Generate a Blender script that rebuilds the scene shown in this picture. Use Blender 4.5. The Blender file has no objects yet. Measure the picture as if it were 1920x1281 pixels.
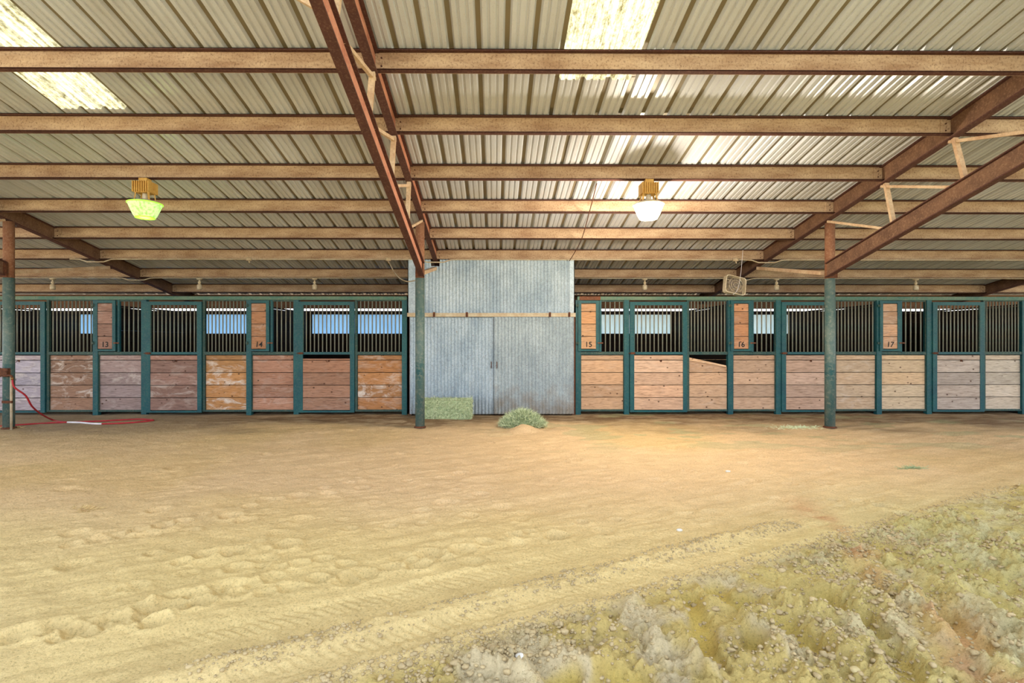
import bpy, math, random
import numpy as np
from mathutils import Vector, Matrix

random.seed(7); RNG = np.random.default_rng(11)
sc = bpy.context.scene
COL = sc.collection
PI = math.pi

# ------------------------------------------------------------------ measurements
F, CX, CY, YAW, EYE = 960.0, 935.0, 640.5, 0.0074, 1.40
def P(u, v, y):
    a = (u-CX)/F; b = (CY-v)/F
    t = y/(math.cos(YAW)-a*math.sin(YAW))
    return Vector((t*(a*math.cos(YAW)+math.sin(YAW)), y, EYE+t*b))
def PX(u, y): return P(u, 640, y).x
def PZ(v, y): return P(935, v, y).z
def roof(y): return 5.17-0.1917*y
SY = 10.17                                   # plane of the stall fronts
TRX = [-7.80, -1.17, 5.36, 12.0]             # truss planes
PUR = [4.98, 5.98, 7.04, 8.06, 9.12, 10.17, 11.31, 12.44]

# ------------------------------------------------------------------ numpy noise
_perm = RNG.random((256, 256))
def vnoise(x, y, seed=0):
    x = x+seed*17.31; y = y+seed*9.77
    xi = np.floor(x).astype(int); yi = np.floor(y).astype(int)
    fx = x-xi; fy = y-yi
    fx = fx*fx*(3-2*fx); fy = fy*fy*(3-2*fy)
    a = _perm[xi % 256, yi % 256]; b = _perm[(xi+1) % 256, yi % 256]
    c = _perm[xi % 256, (yi+1) % 256]; d = _perm[(xi+1) % 256, (yi+1) % 256]
    return (a*(1-fx)+b*fx)*(1-fy)+(c*(1-fx)+d*fx)*fy
def fbm(x, y, o=4, seed=0):
    s = 0; a = 1; t = 0
    for i in range(o):
        s = s+a*vnoise(x*2**i, y*2**i, seed+i*3); t += a; a *= .5
    return s/t
def sstep(x): x = np.clip(x, 0, 1); return x*x*(3-2*x)

# ------------------------------------------------------------------ materials
def srgb(r, g, b):
    def f(c):
        c /= 255.0
        return c/12.92 if c <= .04045 else ((c+.055)/1.055)**2.4
    return (f(r), f(g), f(b), 1)
def new_mat(name, rough=.8, metal=0.0, base=(.5, .5, .5, 1)):
    m = bpy.data.materials.new(name); m.use_nodes = True
    b = m.node_tree.nodes['Principled BSDF']
    b.inputs['Roughness'].default_value = rough; b.inputs['Metallic'].default_value = metal
    b.inputs['Base Color'].default_value = base
    b.inputs['Specular IOR Level'].default_value = .3
    return m, m.node_tree.nodes, m.node_tree.links, b
def tex(N, L, kind, scale, stretch=(1, 1, 1), **kw):
    tc = N.new('ShaderNodeTexCoord'); mp = N.new('ShaderNodeMapping')
    mp.inputs['Scale'].default_value = stretch
    L.new(tc.outputs['Object'], mp.inputs['Vector'])
    t = N.new('ShaderNodeTex'+kind); t.inputs['Scale'].default_value = scale
    L.new(mp.outputs['Vector'], t.inputs['Vector'])
    for k, v in kw.items(): t.inputs[k].default_value = v
    return t
def ramp(N, L, src, stops):
    r = N.new('ShaderNodeValToRGB'); L.new(src, r.inputs['Fac'])
    e = r.color_ramp.elements
    e[0].position, e[0].color = stops[0]; e[1].position, e[1].color = stops[-1]
    for p, c in stops[1:-1]:
        q = e.new(p); q.color = c
    return r
def mix(N, L, a, b, fac, mode='MIX'):
    m = N.new('ShaderNodeMix'); m.data_type = 'RGBA'; m.blend_type = mode
    for s, v in ((m.inputs[0], fac), (m.inputs[6], a), (m.inputs[7], b)):
        if hasattr(v, 'is_linked') or hasattr(v, 'links'): L.new(v, s)
        else: s.default_value = v
    return m.outputs[2]
def bump(N, L, b, src, dist=.01, strength=.5):
    n = N.new('ShaderNodeBump'); n.inputs['Distance'].default_value = dist; n.inputs['Strength'].default_value = strength
    L.new(src, n.inputs['Height']); L.new(n.outputs['Normal'], b.inputs['Normal'])
def speckle_mat(name, c1, c2, c3=None, scale=6, fine=60, rough=.85, metal=0.0, bd=.003, stretch=(1, 1, 1), amount=.45):
    """two tones in patches, with a fine grain of the third colour"""
    m, N, L, b = new_mat(name, rough, metal)
    t = tex(N, L, 'Noise', scale, stretch, Detail=6.0, Roughness=.65)
    r = ramp(N, L, t.outputs['Fac'], [(.35, c1), (.65, c2)])
    out = r.outputs['Color']
    f = tex(N, L, 'Noise', fine*.55, Detail=5.0, Roughness=.75)
    if c3:
        r2 = ramp(N, L, f.outputs['Fac'], [(.5, (0, 0, 0, 1)), (.68, (amount, amount, amount, 1))])
        out = mix(N, L, out, c3, r2.outputs['Color'])
    L.new(out, b.inputs['Base Color'])
    bump(N, L, b, f.outputs['Fac'], bd, .5)
    return m

M = {}
M['oxide'] = speckle_mat('rusted oxide steel', srgb(92, 66, 52), srgb(118, 88, 68), srgb(160, 130, 102), 5, 70)
M['oxide_web'] = speckle_mat('pink oxide steel web', srgb(196, 138, 112), srgb(170, 108, 86), srgb(214, 172, 140), 4, 80)
M['flange'] = speckle_mat('shade-darkened oxide flange', srgb(70, 42, 38), srgb(84, 52, 46), srgb(124, 98, 84), 5, 80)  # oxide brown, with the shade of the truss flange undersides put into it
M['purlin_dust'] = speckle_mat('dusty purlin web', srgb(190, 165, 138), srgb(150, 120, 95), srgb(88, 60, 46), 3.5, 80, stretch=(.5, 1, 2), amount=.8)
M['tan_tube'] = speckle_mat('dusty tan tube', srgb(206, 182, 152), srgb(180, 148, 118), srgb(120, 90, 64), 5, 80)
M['teal'] = speckle_mat('teal painted steel', srgb(8, 66, 76), srgb(22, 82, 84), srgb(104, 110, 94), 4, 60, rough=.5, amount=.3)
M['teal_dark'] = speckle_mat('grimy teal steel', srgb(20, 62, 62), srgb(58, 78, 70), srgb(120, 112, 90), 5, 60, rough=.6, amount=.5)
M['teal_rail'] = speckle_mat('faded teal rail', srgb(52, 98, 88), srgb(96, 118, 98), srgb(140, 130, 104), 3, 60, rough=.6, amount=.4, stretch=(.4, 1, 1))
M['bar'] = speckle_mat('worn grille bar', srgb(112, 122, 112), srgb(132, 120, 104), srgb(40, 92, 90), 3, 30, rough=.5, amount=.6)
M['rail_rust'] = speckle_mat('rusty rail end', srgb(122, 72, 48), srgb(98, 62, 46), srgb(150, 120, 90), 5, 60)
M['post_green'] = speckle_mat('scuffed green post', srgb(34, 80, 84), srgb(100, 112, 104), srgb(160, 154, 136), 3, 40, rough=.5, amount=.4, stretch=(1, 1, .5))
M['post_brown'] = speckle_mat('rusty upper post', srgb(140, 98, 72), srgb(118, 76, 56), srgb(176, 146, 116), 4, 70)
M['rust'] = speckle_mat('deep rust', srgb(96, 54, 34), srgb(70, 42, 30), srgb(140, 96, 60), 12, 90)
M['dark_wood'] = speckle_mat('shade-darkened stable boards', srgb(40, 29, 22), srgb(30, 22, 17), srgb(62, 44, 30), 3, 30, stretch=(1, 1, 4))  # gloom of the stall interiors is put into this dark brown
M['girt_wood'] = speckle_mat('brown girt timber', srgb(120, 84, 56), srgb(94, 66, 46), srgb(60, 42, 30), 3, 30, stretch=(.5, 1, 4))
M['hay'] = speckle_mat('green hay', srgb(146, 164, 126), srgb(176, 188, 148), srgb(84, 108, 76), 20, 60)
M['hay_pale'] = speckle_mat('pale dry hay', srgb(216, 222, 184), srgb(192, 206, 166), srgb(230, 226, 196), 20, 60)
M['straw'] = speckle_mat('dry straw', srgb(206, 178, 122), srgb(176, 148, 98), srgb(226, 206, 160), 20, 60)
M['white_metal'] = speckle_mat('dusty white enamel', srgb(206, 200, 184), srgb(188, 178, 154), srgb(150, 128, 96), 8, 60, rough=.5)
M['cream'] = speckle_mat('yellowed cream casting', srgb(206, 168, 92), srgb(186, 142, 70), srgb(140, 100, 50), 10, 80, rough=.6)
M['conduit'] = speckle_mat('dusty conduit', srgb(186, 176, 154), srgb(166, 146, 118), srgb(140, 112, 84), 6, 60, rough=.6)
M['red_hose'] = speckle_mat('red rubber hose', srgb(166, 34, 44), srgb(148, 36, 44), srgb(190, 80, 80), 8, 60, rough=.45, amount=.3)
M['white_hose'] = speckle_mat('bleached white hose length', srgb(226, 222, 228), srgb(206, 200, 206), None, 8, 60, rough=.5)
M['brass'] = speckle_mat('old brass', srgb(150, 112, 60), srgb(110, 80, 50), None, 10, 80, rough=.4, metal=.7)
M['black'] = speckle_mat('black paint', srgb(22, 20, 20), srgb(30, 28, 26), None, 10, 80, rough=.6)
M['fan_plastic'] = speckle_mat('dusty white plastic', srgb(214, 202, 178), srgb(196, 180, 150), srgb(150, 124, 96), 6, 60, rough=.5)
M['fan_dark'] = speckle_mat('grimy fan blade', srgb(110, 94, 80), srgb(96, 84, 90), None, 10, 60, rough=.5)
M['stone_white'] = speckle_mat('pale stone', srgb(226, 222, 214), srgb(200, 194, 184), None, 20, 80)
M['stone_tan'] = speckle_mat('tan stone', srgb(206, 186, 140), srgb(184, 166, 120), None, 20, 80)
M['clod'] = speckle_mat('dry clod', srgb(188, 166, 124), srgb(162, 142, 104), srgb(128, 114, 92), 9, 120)

def ceiling_mat(name, c1, c2):
    m, N, L, b = new_mat(name, .34, .15)
    t = tex(N, L, 'Noise', 1.6, (1, .25, 1), Detail=6.0, Roughness=.6)
    r = ramp(N, L, t.outputs['Fac'], [(.35, c1), (.68, c2)])
    f = tex(N, L, 'Noise', 90, Detail=2.0)
    r2 = ramp(N, L, f.outputs['Fac'], [(.62, (0, 0, 0, 1)), (.75, (.4, .4, .4, 1))])
    L.new(mix(N, L, r.outputs['Color'], srgb(140, 122, 92), r2.outputs['Color']), b.inputs['Base Color'])
    return m
M['tin'] = ceiling_mat('painted roof tin', srgb(200, 207, 220), srgb(184, 187, 194))
M['tin_rib'] = ceiling_mat('olive brown rib', srgb(132, 122, 100), srgb(114, 106, 86))  # rib troughs get a darker olive brown than the pans

def skylight_mat():
    m, N, L, b = new_mat('dirty fibreglass skylight')
    out = N['Material Output']
    t = tex(N, L, 'Noise', 26, (1, .5, 1), Detail=7.0, Roughness=.8)
    t2 = tex(N, L, 'Noise', 4, (4, .4, 1), Detail=4.0, Roughness=.6)
    ad = N.new('ShaderNodeMath'); ad.operation = 'ADD'
    ml = N.new('ShaderNodeMath'); ml.operation = 'MULTIPLY'; ml.inputs[1].default_value = .6
    L.new(t2.outputs['Fac'], ml.inputs[0]); L.new(t.outputs['Fac'], ad.inputs[0]); L.new(ml.outputs[0], ad.inputs[1])
    r = ramp(N, L, ad.outputs[0], [(.60, (.46, .45, .37, 1)), (.76, (.38, .34, .20, 1)), (.98, (.10, .08, .03, 1))])
    tr = N.new('ShaderNodeBsdfTranslucent'); L.new(r.outputs['Color'], tr.inputs['Color'])
    df = N.new('ShaderNodeBsdfDiffuse'); L.new(r.outputs['Color'], df.inputs['Color'])
    mx = N.new('ShaderNodeMixShader'); mx.inputs[0].default_value = .25
    L.new(tr.outputs[0], mx.inputs[1]); L.new(df.outputs[0], mx.inputs[2]); L.new(mx.outputs[0], out.inputs['Surface'])
    return m
M['skylight'] = skylight_mat()
def backlit_mat(name, c):
    m, N, L, b = new_mat(name)
    out = N['Material Output']
    t = tex(N, L, 'Noise', 3, (6, 1, 1), Detail=4.0)
    r = ramp(N, L, t.outputs['Fac'], [(.3, c), (.7, (c[0]*.7, c[1]*.8, c[2]*.9, 1))])
    tr = N.new('ShaderNodeBsdfTranslucent'); L.new(r.outputs['Color'], tr.inputs['Color'])
    L.new(tr.outputs[0], out.inputs['Surface'])
    return m
M['blue_panel'] = backlit_mat('translucent blue panel', (.22, .44, .72, 1))
M['pale_panel'] = backlit_mat('translucent pale panel', (.42, .56, .60, 1))

def galv_mat(name, c1, c2, dirt):
    m, N, L, b = new_mat(name, .55, .25)
    t = tex(N, L, 'Noise', 2.2, (1, 1, .5), Detail=6.0, Roughness=.7)
    r = ramp(N, L, t.outputs['Fac'], [(.32, c1), (.68, c2)])
    v = tex(N, L, 'Voronoi', 40); 
    rv = ramp(N, L, v.outputs['Color'], [(.2, (.78, .78, .78, 1)), (.8, (1.0, 1.0, 1.0, 1))])
    o = mix(N, L, r.outputs['Color'], rv.outputs['Color'], 1.0, 'MULTIPLY')
    # rust specks
    s = tex(N, L, 'Noise', 14, Detail=5.0, Roughness=.6)
    rs = ramp(N, L, s.outputs['Fac'], [(.66, (0, 0, 0, 1)), (.74, (.7, .7, .7, 1))])
    o = mix(N, L, o, srgb(110, 78, 56), rs.outputs['Color'])
    # splashed mud along the foot of the sheet
    tc = N.new('ShaderNodeTexCoord'); sp = N.new('ShaderNodeSeparateXYZ'); L.new(tc.outputs['Object'], sp.inputs[0])
    s2 = tex(N, L, 'Noise', 5, Detail=5.0)
    mm = N.new('ShaderNodeMath'); mm.operation = 'MULTIPLY_ADD'; mm.inputs[1].default_value = 1.4; 
    L.new(s2.outputs['Fac'], mm.inputs[0]); 
    ng = N.new('ShaderNodeMath'); ng.operation = 'MULTIPLY'; ng.inputs[1].default_value = -1.1; L.new(sp.outputs['Z'], ng.inputs[0])
    L.new(ng.outputs[0], mm.inputs[2])
    rd = ramp(N, L, mm.outputs[0], [(.1, (0, 0, 0, 1)), (.8, (dirt, dirt, dirt, 1))])
    o = mix(N, L, o, srgb(128, 112, 92), rd.outputs['Color'])
    L.new(o, b.inputs['Base Color'])
    return m
M['galv'] = galv_mat('galvanised iron', srgb(182, 196, 206), srgb(142, 160, 174), .2)
M['galv_dirty'] = galv_mat('muddy galvanised iron', srgb(172, 184, 190), srgb(136, 150, 158), .7)

def wood_mat():
    m, N, L, b = new_mat('stable plank wood', .75)
    at = N.new('ShaderNodeVertexColor'); at.layer_name = 'tint'
    g = tex(N, L, 'Noise', 5, (1.2, 1, 16), Detail=8.0, Roughness=.65, Distortion=.6)
    rg = ramp(N, L, g.outputs['Fac'], [(.30, (.34, .28, .25, 1)), (.46, (.86, .83, .80, 1)), (.72, (1.25, 1.22, 1.2, 1))])
    o = mix(N, L, at.outputs['Color'], rg.outputs['Color'], 1.0, 'MULTIPLY')
    o = mix(N, L, o, (.86, .84, .86, 1), 1.0, 'MULTIPLY')
    w = tex(N, L, 'Noise', 3.0, (1, 1, 2.5), Detail=7.0, Roughness=.7, Distortion=.8)
    rw = ramp(N, L, w.outputs['Fac'], [(.5, (0, 0, 0, 1)), (.66, (1, 1, 1, 1))])
    ml = N.new('ShaderNodeMath'); ml.operation = 'MULTIPLY'
    L.new(rw.outputs['Color'], ml.inputs[0]); L.new(at.outputs['Alpha'], ml.inputs[1])
    o = mix(N, L, o, srgb(212, 200, 190), ml.outputs[0])
    k = tex(N, L, 'Voronoi', 5.2, (1, 1, 1.3)); 
    rk = ramp(N, L, k.outputs['Distance'], [(.06, (.9, .9, .9, 1)), (.13, (0, 0, 0, 1))])
    o = mix(N, L, o, srgb(70, 42, 28), rk.outputs['Color'])
    L.new(o, b.inputs['Base Color']); bump(N, L, b, g.outputs['Fac'], .004, .5)
    return m
M['wood'] = wood_mat()

def soil_mat():
    m, N, L, b = new_mat('loose arena soil', .95)
    b.inputs['Specular IOR Level'].default_value = .1
    at = N.new('ShaderNodeVertexColor'); at.layer_name = 'tint'
    t = tex(N, L, 'Noise', 3.0, (1, 2.0, 1), Detail=8.0, Roughness=.7)
    r = ramp(N, L, t.outputs['Fac'], [(.3, (.86, .84, .80, 1)), (.7, (1.1, 1.1, 1.08, 1))])
    o = mix(N, L, at.outputs['Color'], r.outputs['Color'], 1.0, 'MULTIPLY')
    g = tex(N, L, 'Noise', 75, Detail=5.0, Roughness=.75)
    rg = ramp(N, L, g.outputs['Fac'], [(.32, (.58, .54, .47, 1)), (.44, (1.0, .99, .98, 1)), (.70, (1.18, 1.18, 1.18, 1))])
    o = mix(N, L, o, rg.outputs['Color'], 1.0, 'MULTIPLY')
    L.new(o, b.inputs['Base Color'])
    g2 = tex(N, L, 'Noise', 22, Detail=8.0, Roughness=.75)
    bump(N, L, b, g2.outputs['Fac'], .05, .8)
    return m
M['soil'] = soil_mat()
def emit_mat(name, c, s, c2=None, base=None):
    m, N, L, b = new_mat(name, .3, 0, base or (.9, .9, .85, 1))
    t = tex(N, L, 'Noise', 30, Detail=4.0)
    r = ramp(N, L, t.outputs['Fac'], [(.45, c), (.7, c2 or c)])
    L.new(r.outputs['Color'], b.inputs['Emission Color']); b.inputs['Emission Strength'].default_value = s
    return m
M['lens_green'] = emit_mat('green glowing lens', (.30, .95, .02, 1), .95, (.2, .8, .02, 1), (.25, .4, .1, 1))
M['lens_greenwhite'] = emit_mat('mottled lamp bowl', (.55, .95, .32, 1), .72, (.10, .62, .01, 1), (.3, .4, .15, 1))
M['lens_warm'] = emit_mat('warm glowing lens', (1.0, .88, .55, 1), 9.0)
M['jar'] = speckle_mat('frosted lamp jar', srgb(206, 192, 164), srgb(190, 168, 134), srgb(140, 110, 80), 12, 80, rough=.3)

# ------------------------------------------------------------------ mesh builder
WL = {}
def wl(o): return WL.get(o.name, o.location)
class MB:
    def __init__(s): s.v = []; s.f = []; s.m = []; s.c = []; s.sm = []; s.n = 0
    def add(s, vs, fs, mi=0, col=(1, 1, 1, 0), smooth=False):
        s.v.extend([tuple(p) for p in vs]); s.c.extend([col]*len(vs))
        for f in fs:
            s.f.append(tuple(i+s.n for i in f)); s.m.append(mi); s.sm.append(smooth)
        s.n += len(vs)
    def box(s, a, b, mi=0, col=(1, 1, 1, 0)):
        x0, y0, z0 = a; x1, y1, z1 = b
        if x0 > x1: x0, x1 = x1, x0
        if y0 > y1: y0, y1 = y1, y0
        if z0 > z1: z0, z1 = z1, z0
        v = [(x0, y0, z0), (x1, y0, z0), (x1, y1, z0), (x0, y1, z0), (x0, y0, z1), (x1, y0, z1), (x1, y1, z1), (x0, y1, z1)]
        s.add(v, [(0, 3, 2, 1), (4, 5, 6, 7), (0, 1, 5, 4), (1, 2, 6, 5), (2, 3, 7, 6), (3, 0, 4, 7)], mi, col)
    def hexa(s, v, mi=0, col=(1, 1, 1, 0)):
        s.add(v, [(0, 3, 2, 1), (4, 5, 6, 7), (0, 1, 5, 4), (1, 2, 6, 5), (2, 3, 7, 6), (3, 0, 4, 7)], mi, col)
    def bar(s, a, b, w, h, up=(0, 0, 1), mi=0):
        a = Vector(a); b = Vector(b); d = (b-a).normalized(); u = Vector(up)
        r = d.cross(u)
        if r.length < 1e-4: r = d.cross(Vector((0, 1, 0)))
        r.normalize(); u = r.cross(d)
        v = []
        for p in (a, b):
            for (i, j) in ((-1, -1), (1, -1), (1, 1), (-1, 1)): v.append(p+r*(i*w/2)+u*(j*h/2))
        s.add(v, [(0, 1, 2, 3), (7, 6, 5, 4), (0, 4, 5, 1), (1, 5, 6, 2), (2, 6, 7, 3), (3, 7, 4, 0)], mi)
    def tube(s, pts, r, n=10, mi=0, smooth=True, caps=True):
        pts = [Vector(p) for p in pts]; rs = r if isinstance(r, (list, tuple)) else [r]*len(pts)
        v = []; prev = None
        for i, p in enumerate(pts):
            d = (pts[min(i+1, len(pts)-1)]-pts[max(i-1, 0)]).normalized()
            if prev is None:
                x = d.cross(Vector((0, 0, 1)))
                if x.length < 1e-3: x = d.cross(Vector((0, 1, 0)))
            else: x = prev-d*prev.dot(d)
            x.normalize(); prev = x; y = d.cross(x)
            for k in range(n):
                t = 2*PI*k/n; v.append(p+(x*math.cos(t)+y*math.sin(t))*rs[i])
        f = []
        for i in range(len(pts)-1):
            for k in range(n):
                k2 = (k+1) % n; f.append((i*n+k, i*n+k2, (i+1)*n+k2, (i+1)*n+k))
        s.add(v, f, mi, smooth=smooth)
        if caps:
            base = s.n-len(v)
            s.f.append(tuple(base+k for k in reversed(range(n)))); s.m.append(mi); s.sm.append(False)
            s.f.append(tuple(base+(len(pts)-1)*n+k for k in range(n))); s.m.append(mi); s.sm.append(False)
    def lathe(s, prof, c=(0, 0, 0), n=28, mi=0, smooth=True, close=False):
        v = []
        for (r, z) in prof:
            for k in range(n):
                t = 2*PI*k/n; v.append((c[0]+r*math.cos(t), c[1]+r*math.sin(t), c[2]+z))
        f = []
        for i in range(len(prof)-1):
            for k in range(n):
                k2 = (k+1) % n; f.append((i*n+k, i*n+k2, (i+1)*n+k2, (i+1)*n+k))
        s.add(v, f, mi, smooth=smooth)
    def build(s, name, mats, parent=None, loc=(0, 0, 0), cols=False):
        me = bpy.data.meshes.new(name)
        off = Vector(loc)
        me.from_pydata([tuple(Vector(p)-off) for p in s.v], [], s.f)
        mats = mats if isinstance(mats, (list, tuple)) else [mats]
        for m in mats: me.materials.append(M[m] if isinstance(m, str) else m)
        me.polygons.foreach_set('material_index', s.m); me.polygons.foreach_set('use_smooth', s.sm)
        if cols:
            a = me.color_attributes.new('tint', 'FLOAT_COLOR', 'POINT')
            a.data.foreach_set('color', np.array(s.c, dtype=np.float32).ravel())
        me.update()
        o = bpy.data.objects.new(name, me); COL.objects.link(o)
        o.location = off
        if parent is not None:
            o.parent = parent; o.location = off-wl(parent)
        WL[o.name] = off.copy()
        return o
def np_obj(name, V, Fa, mats, parent=None, mi=None, smooth=False, col=None):
    me = bpy.data.meshes.new(name)
    nv = len(V); k = Fa.shape[1]; nf = len(Fa)
    me.vertices.add(nv); me.vertices.foreach_set('co', V.astype(np.float32).ravel())
    me.loops.add(nf*k); me.loops.foreach_set('vertex_index', Fa.astype(np.int32).ravel())
    me.polygons.add(nf); me.polygons.foreach_set('loop_start', np.arange(0, nf*k, k, dtype=np.int32))
    for m in (mats if isinstance(mats, list) else [mats]): me.materials.append(M[m])
    me.update(calc_edges=True)
    if mi is not None: me.polygons.foreach_set('material_index', mi.astype(np.int32))
    me.polygons.foreach_set('use_smooth', np.full(nf, smooth))
    if col is not None:
        a = me.color_attributes.new('tint', 'FLOAT_COLOR', 'POINT'); a.data.foreach_set('color', col.astype(np.float32).ravel())
    me.validate(); me.update()
    o = bpy.data.objects.new(name, me); COL.objects.link(o)
    if parent is not None: o.parent = parent
    return o
def tag(o, label=None, cat=None, group=None, kind=None):
    if label: o['label'] = label
    if cat: o['category'] = cat
    if group: o['group'] = group
    if kind: o['kind'] = kind
    return o
def empty(name, loc, label, cat, group=None):
    o = bpy.data.objects.new(name, None); COL.objects.link(o); o.location = Vector(loc); o.empty_display_size = .1
    return tag(o, label, cat, group)

# ------------------------------------------------------------------ ground
TD = (.898, .44)
prints = []
for _ in range(150):
    y = random.uniform(2.6, 7.2); x = random.uniform(-4.2, 3.4)*y/5
    if y*TD[0]-x*TD[1] < 2.9: continue
    prints.append((x, y, random.uniform(.05, .085), random.uniform(.008, .026)))
for (u0, v0, u1, v1, n) in ((100, 1200, 620, 1045, 16), (330, 1060, 560, 1010, 7), (230, 1150, 820, 1060, 12), (130, 1030, 620, 920, 14), (1550, 935, 1760, 975, 9), (740, 1050, 1180, 970, 9), (0, 1190, 330, 1170, 5)):
    for i in range(n):
        t = (i+random.random()*.7)/n; u = u0+(u1-u0)*t; v = v0+(v1-v0)*t+random.uniform(-9, 9)
        y = F*EYE/(v-CY); prints.append((PX(u, y), y, random.uniform(.045, .085), random.uniform(.018, .036)))
def gpt(u, v):
    y = F*EYE/(v-CY); return PX(u, y), y
RIDGES = [(.060, .060, [(1500, 1138), (1598, 1177), (1640, 1230), (1667, 1290)]), (.055, .055, [(1598, 1120), (1655, 1153), (1708, 1227), (1760, 1290)]),
          (.075, .065, [(1690, 1120), (1768, 1182), (1827, 1227), (1925, 1290)]), (.060, .075, [(1797, 1108), (1872, 1162), (1930, 1176)]),
          (.050, .075, [(1655, 1055), (1726, 1078), (1797, 1108)]), (.050, .050, [(1329, 1132), (1438, 1148), (1543, 1197), (1600, 1255)]),
          (.045, .055, [(1477, 1132), (1595, 1177)]), (.055, .050, [(1217, 1197), (1282, 1210), (1334, 1262)]), (.045, .045, [(1191, 1127), (1150, 1155), (1090, 1185)]),
          (.050, .055, [(1040, 1225), (1110, 1245), (1160, 1215)]), (.05, .07, [(1560, 1040), (1640, 1075), (1740, 1130)]), (.045, .08, [(1780, 1030), (1880, 1055), (1960, 1090)]),
          (.04, .09, [(1700, 985), (1800, 1000), (1930, 1030)]), (.05, .05, [(1450, 1230), (1490, 1260), (1510, 1290)]), (.045, .05, [(1390, 1160), (1440, 1200), (1440, 1240)]),
          (.05, .05, [(900, 1235), (960, 1262), (1010, 1290)]), (.045, .07, [(1420, 1065), (1500, 1085), (1560, 1110)])]
FURROWS = [(.030, .075, [(1539, 1117), (1580, 1145), (1635, 1180)]), (.030, .085, [(1650, 1215), (1708, 1272)]), (.040, .08, [(1755, 1140), (1820, 1190), (1850, 1230)]),
           (.035, .10, [(1850, 1125), (1930, 1170)]), (.045, .06, [(1300, 1117), (1321, 1200), (1334, 1236)]), (.035, .075, [(1342, 1098), (1378, 1130)]),
           (.060, .055, [(1400, 1190), (1412, 1212)]), (.045, .06, [(1255, 1085), (1270, 1092)]), (.04, .06, [(1396, 1117), (1408, 1122)]), (.045, .07, [(1115, 1143), (1130, 1150)]),
           (.05, .07, [(1165, 1262), (1195, 1275)]), (.03, .09, [(1600, 1000), (1680, 1030)]), (.035, .08, [(1470, 1165), (1510, 1200)]), (.03, .10, [(1790, 1060), (1880, 1095)]), (.04, .05, [(1040, 1270), (1080, 1262)])]
def segdist(x, y, pts):
    best = np.full(x.shape, 9.0); pts = [gpt(*p) for p in pts]
    for (ax, ay), (bx, by) in zip(pts[:-1], pts[1:]):
        dx, dy = bx-ax, by-ay; t = np.clip(((x-ax)*dx+(y-ay)*dy)/(dx*dx+dy*dy), 0, 1)
        best = np.minimum(best, np.hypot(x-ax-t*dx, y-ay-t*dy))
    return best
def carved(x, y):
    h = np.zeros_like(x); fm = np.zeros_like(x)
    k = (np.abs(x) < 6) & (y > 1.4) & (y < 5.5)
    if not k.any(): return h, fm
    xx = x[k]+.05*(fbm(x[k]*5, y[k]*5, 3, 71)-.5)*2; yy = y[k]+.05*(fbm(x[k]*5, y[k]*5, 3, 72)-.5)*2
    hh = np.zeros_like(xx); ff = np.zeros_like(xx)
    for A, w, p in RIDGES:
        d = segdist(xx, yy, p); hh = np.maximum(hh, 1.0*A*np.exp(-(d/w)**2))
    for A, w, p in FURROWS:
        d = segdist(xx, yy, p); g = np.exp(-(d/w)**4); hh = hh*(1-g)-A*g; ff = np.maximum(ff, g)
    h[k] = hh; fm[k] = ff
    return h, fm
def churn_mask(x, y):
    t = y*TD[0]-x*TD[1]
    return sstep((2.24-t+.09*(fbm(x*2.2, y*2.2, 3, 5)-.5))/.14)
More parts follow.
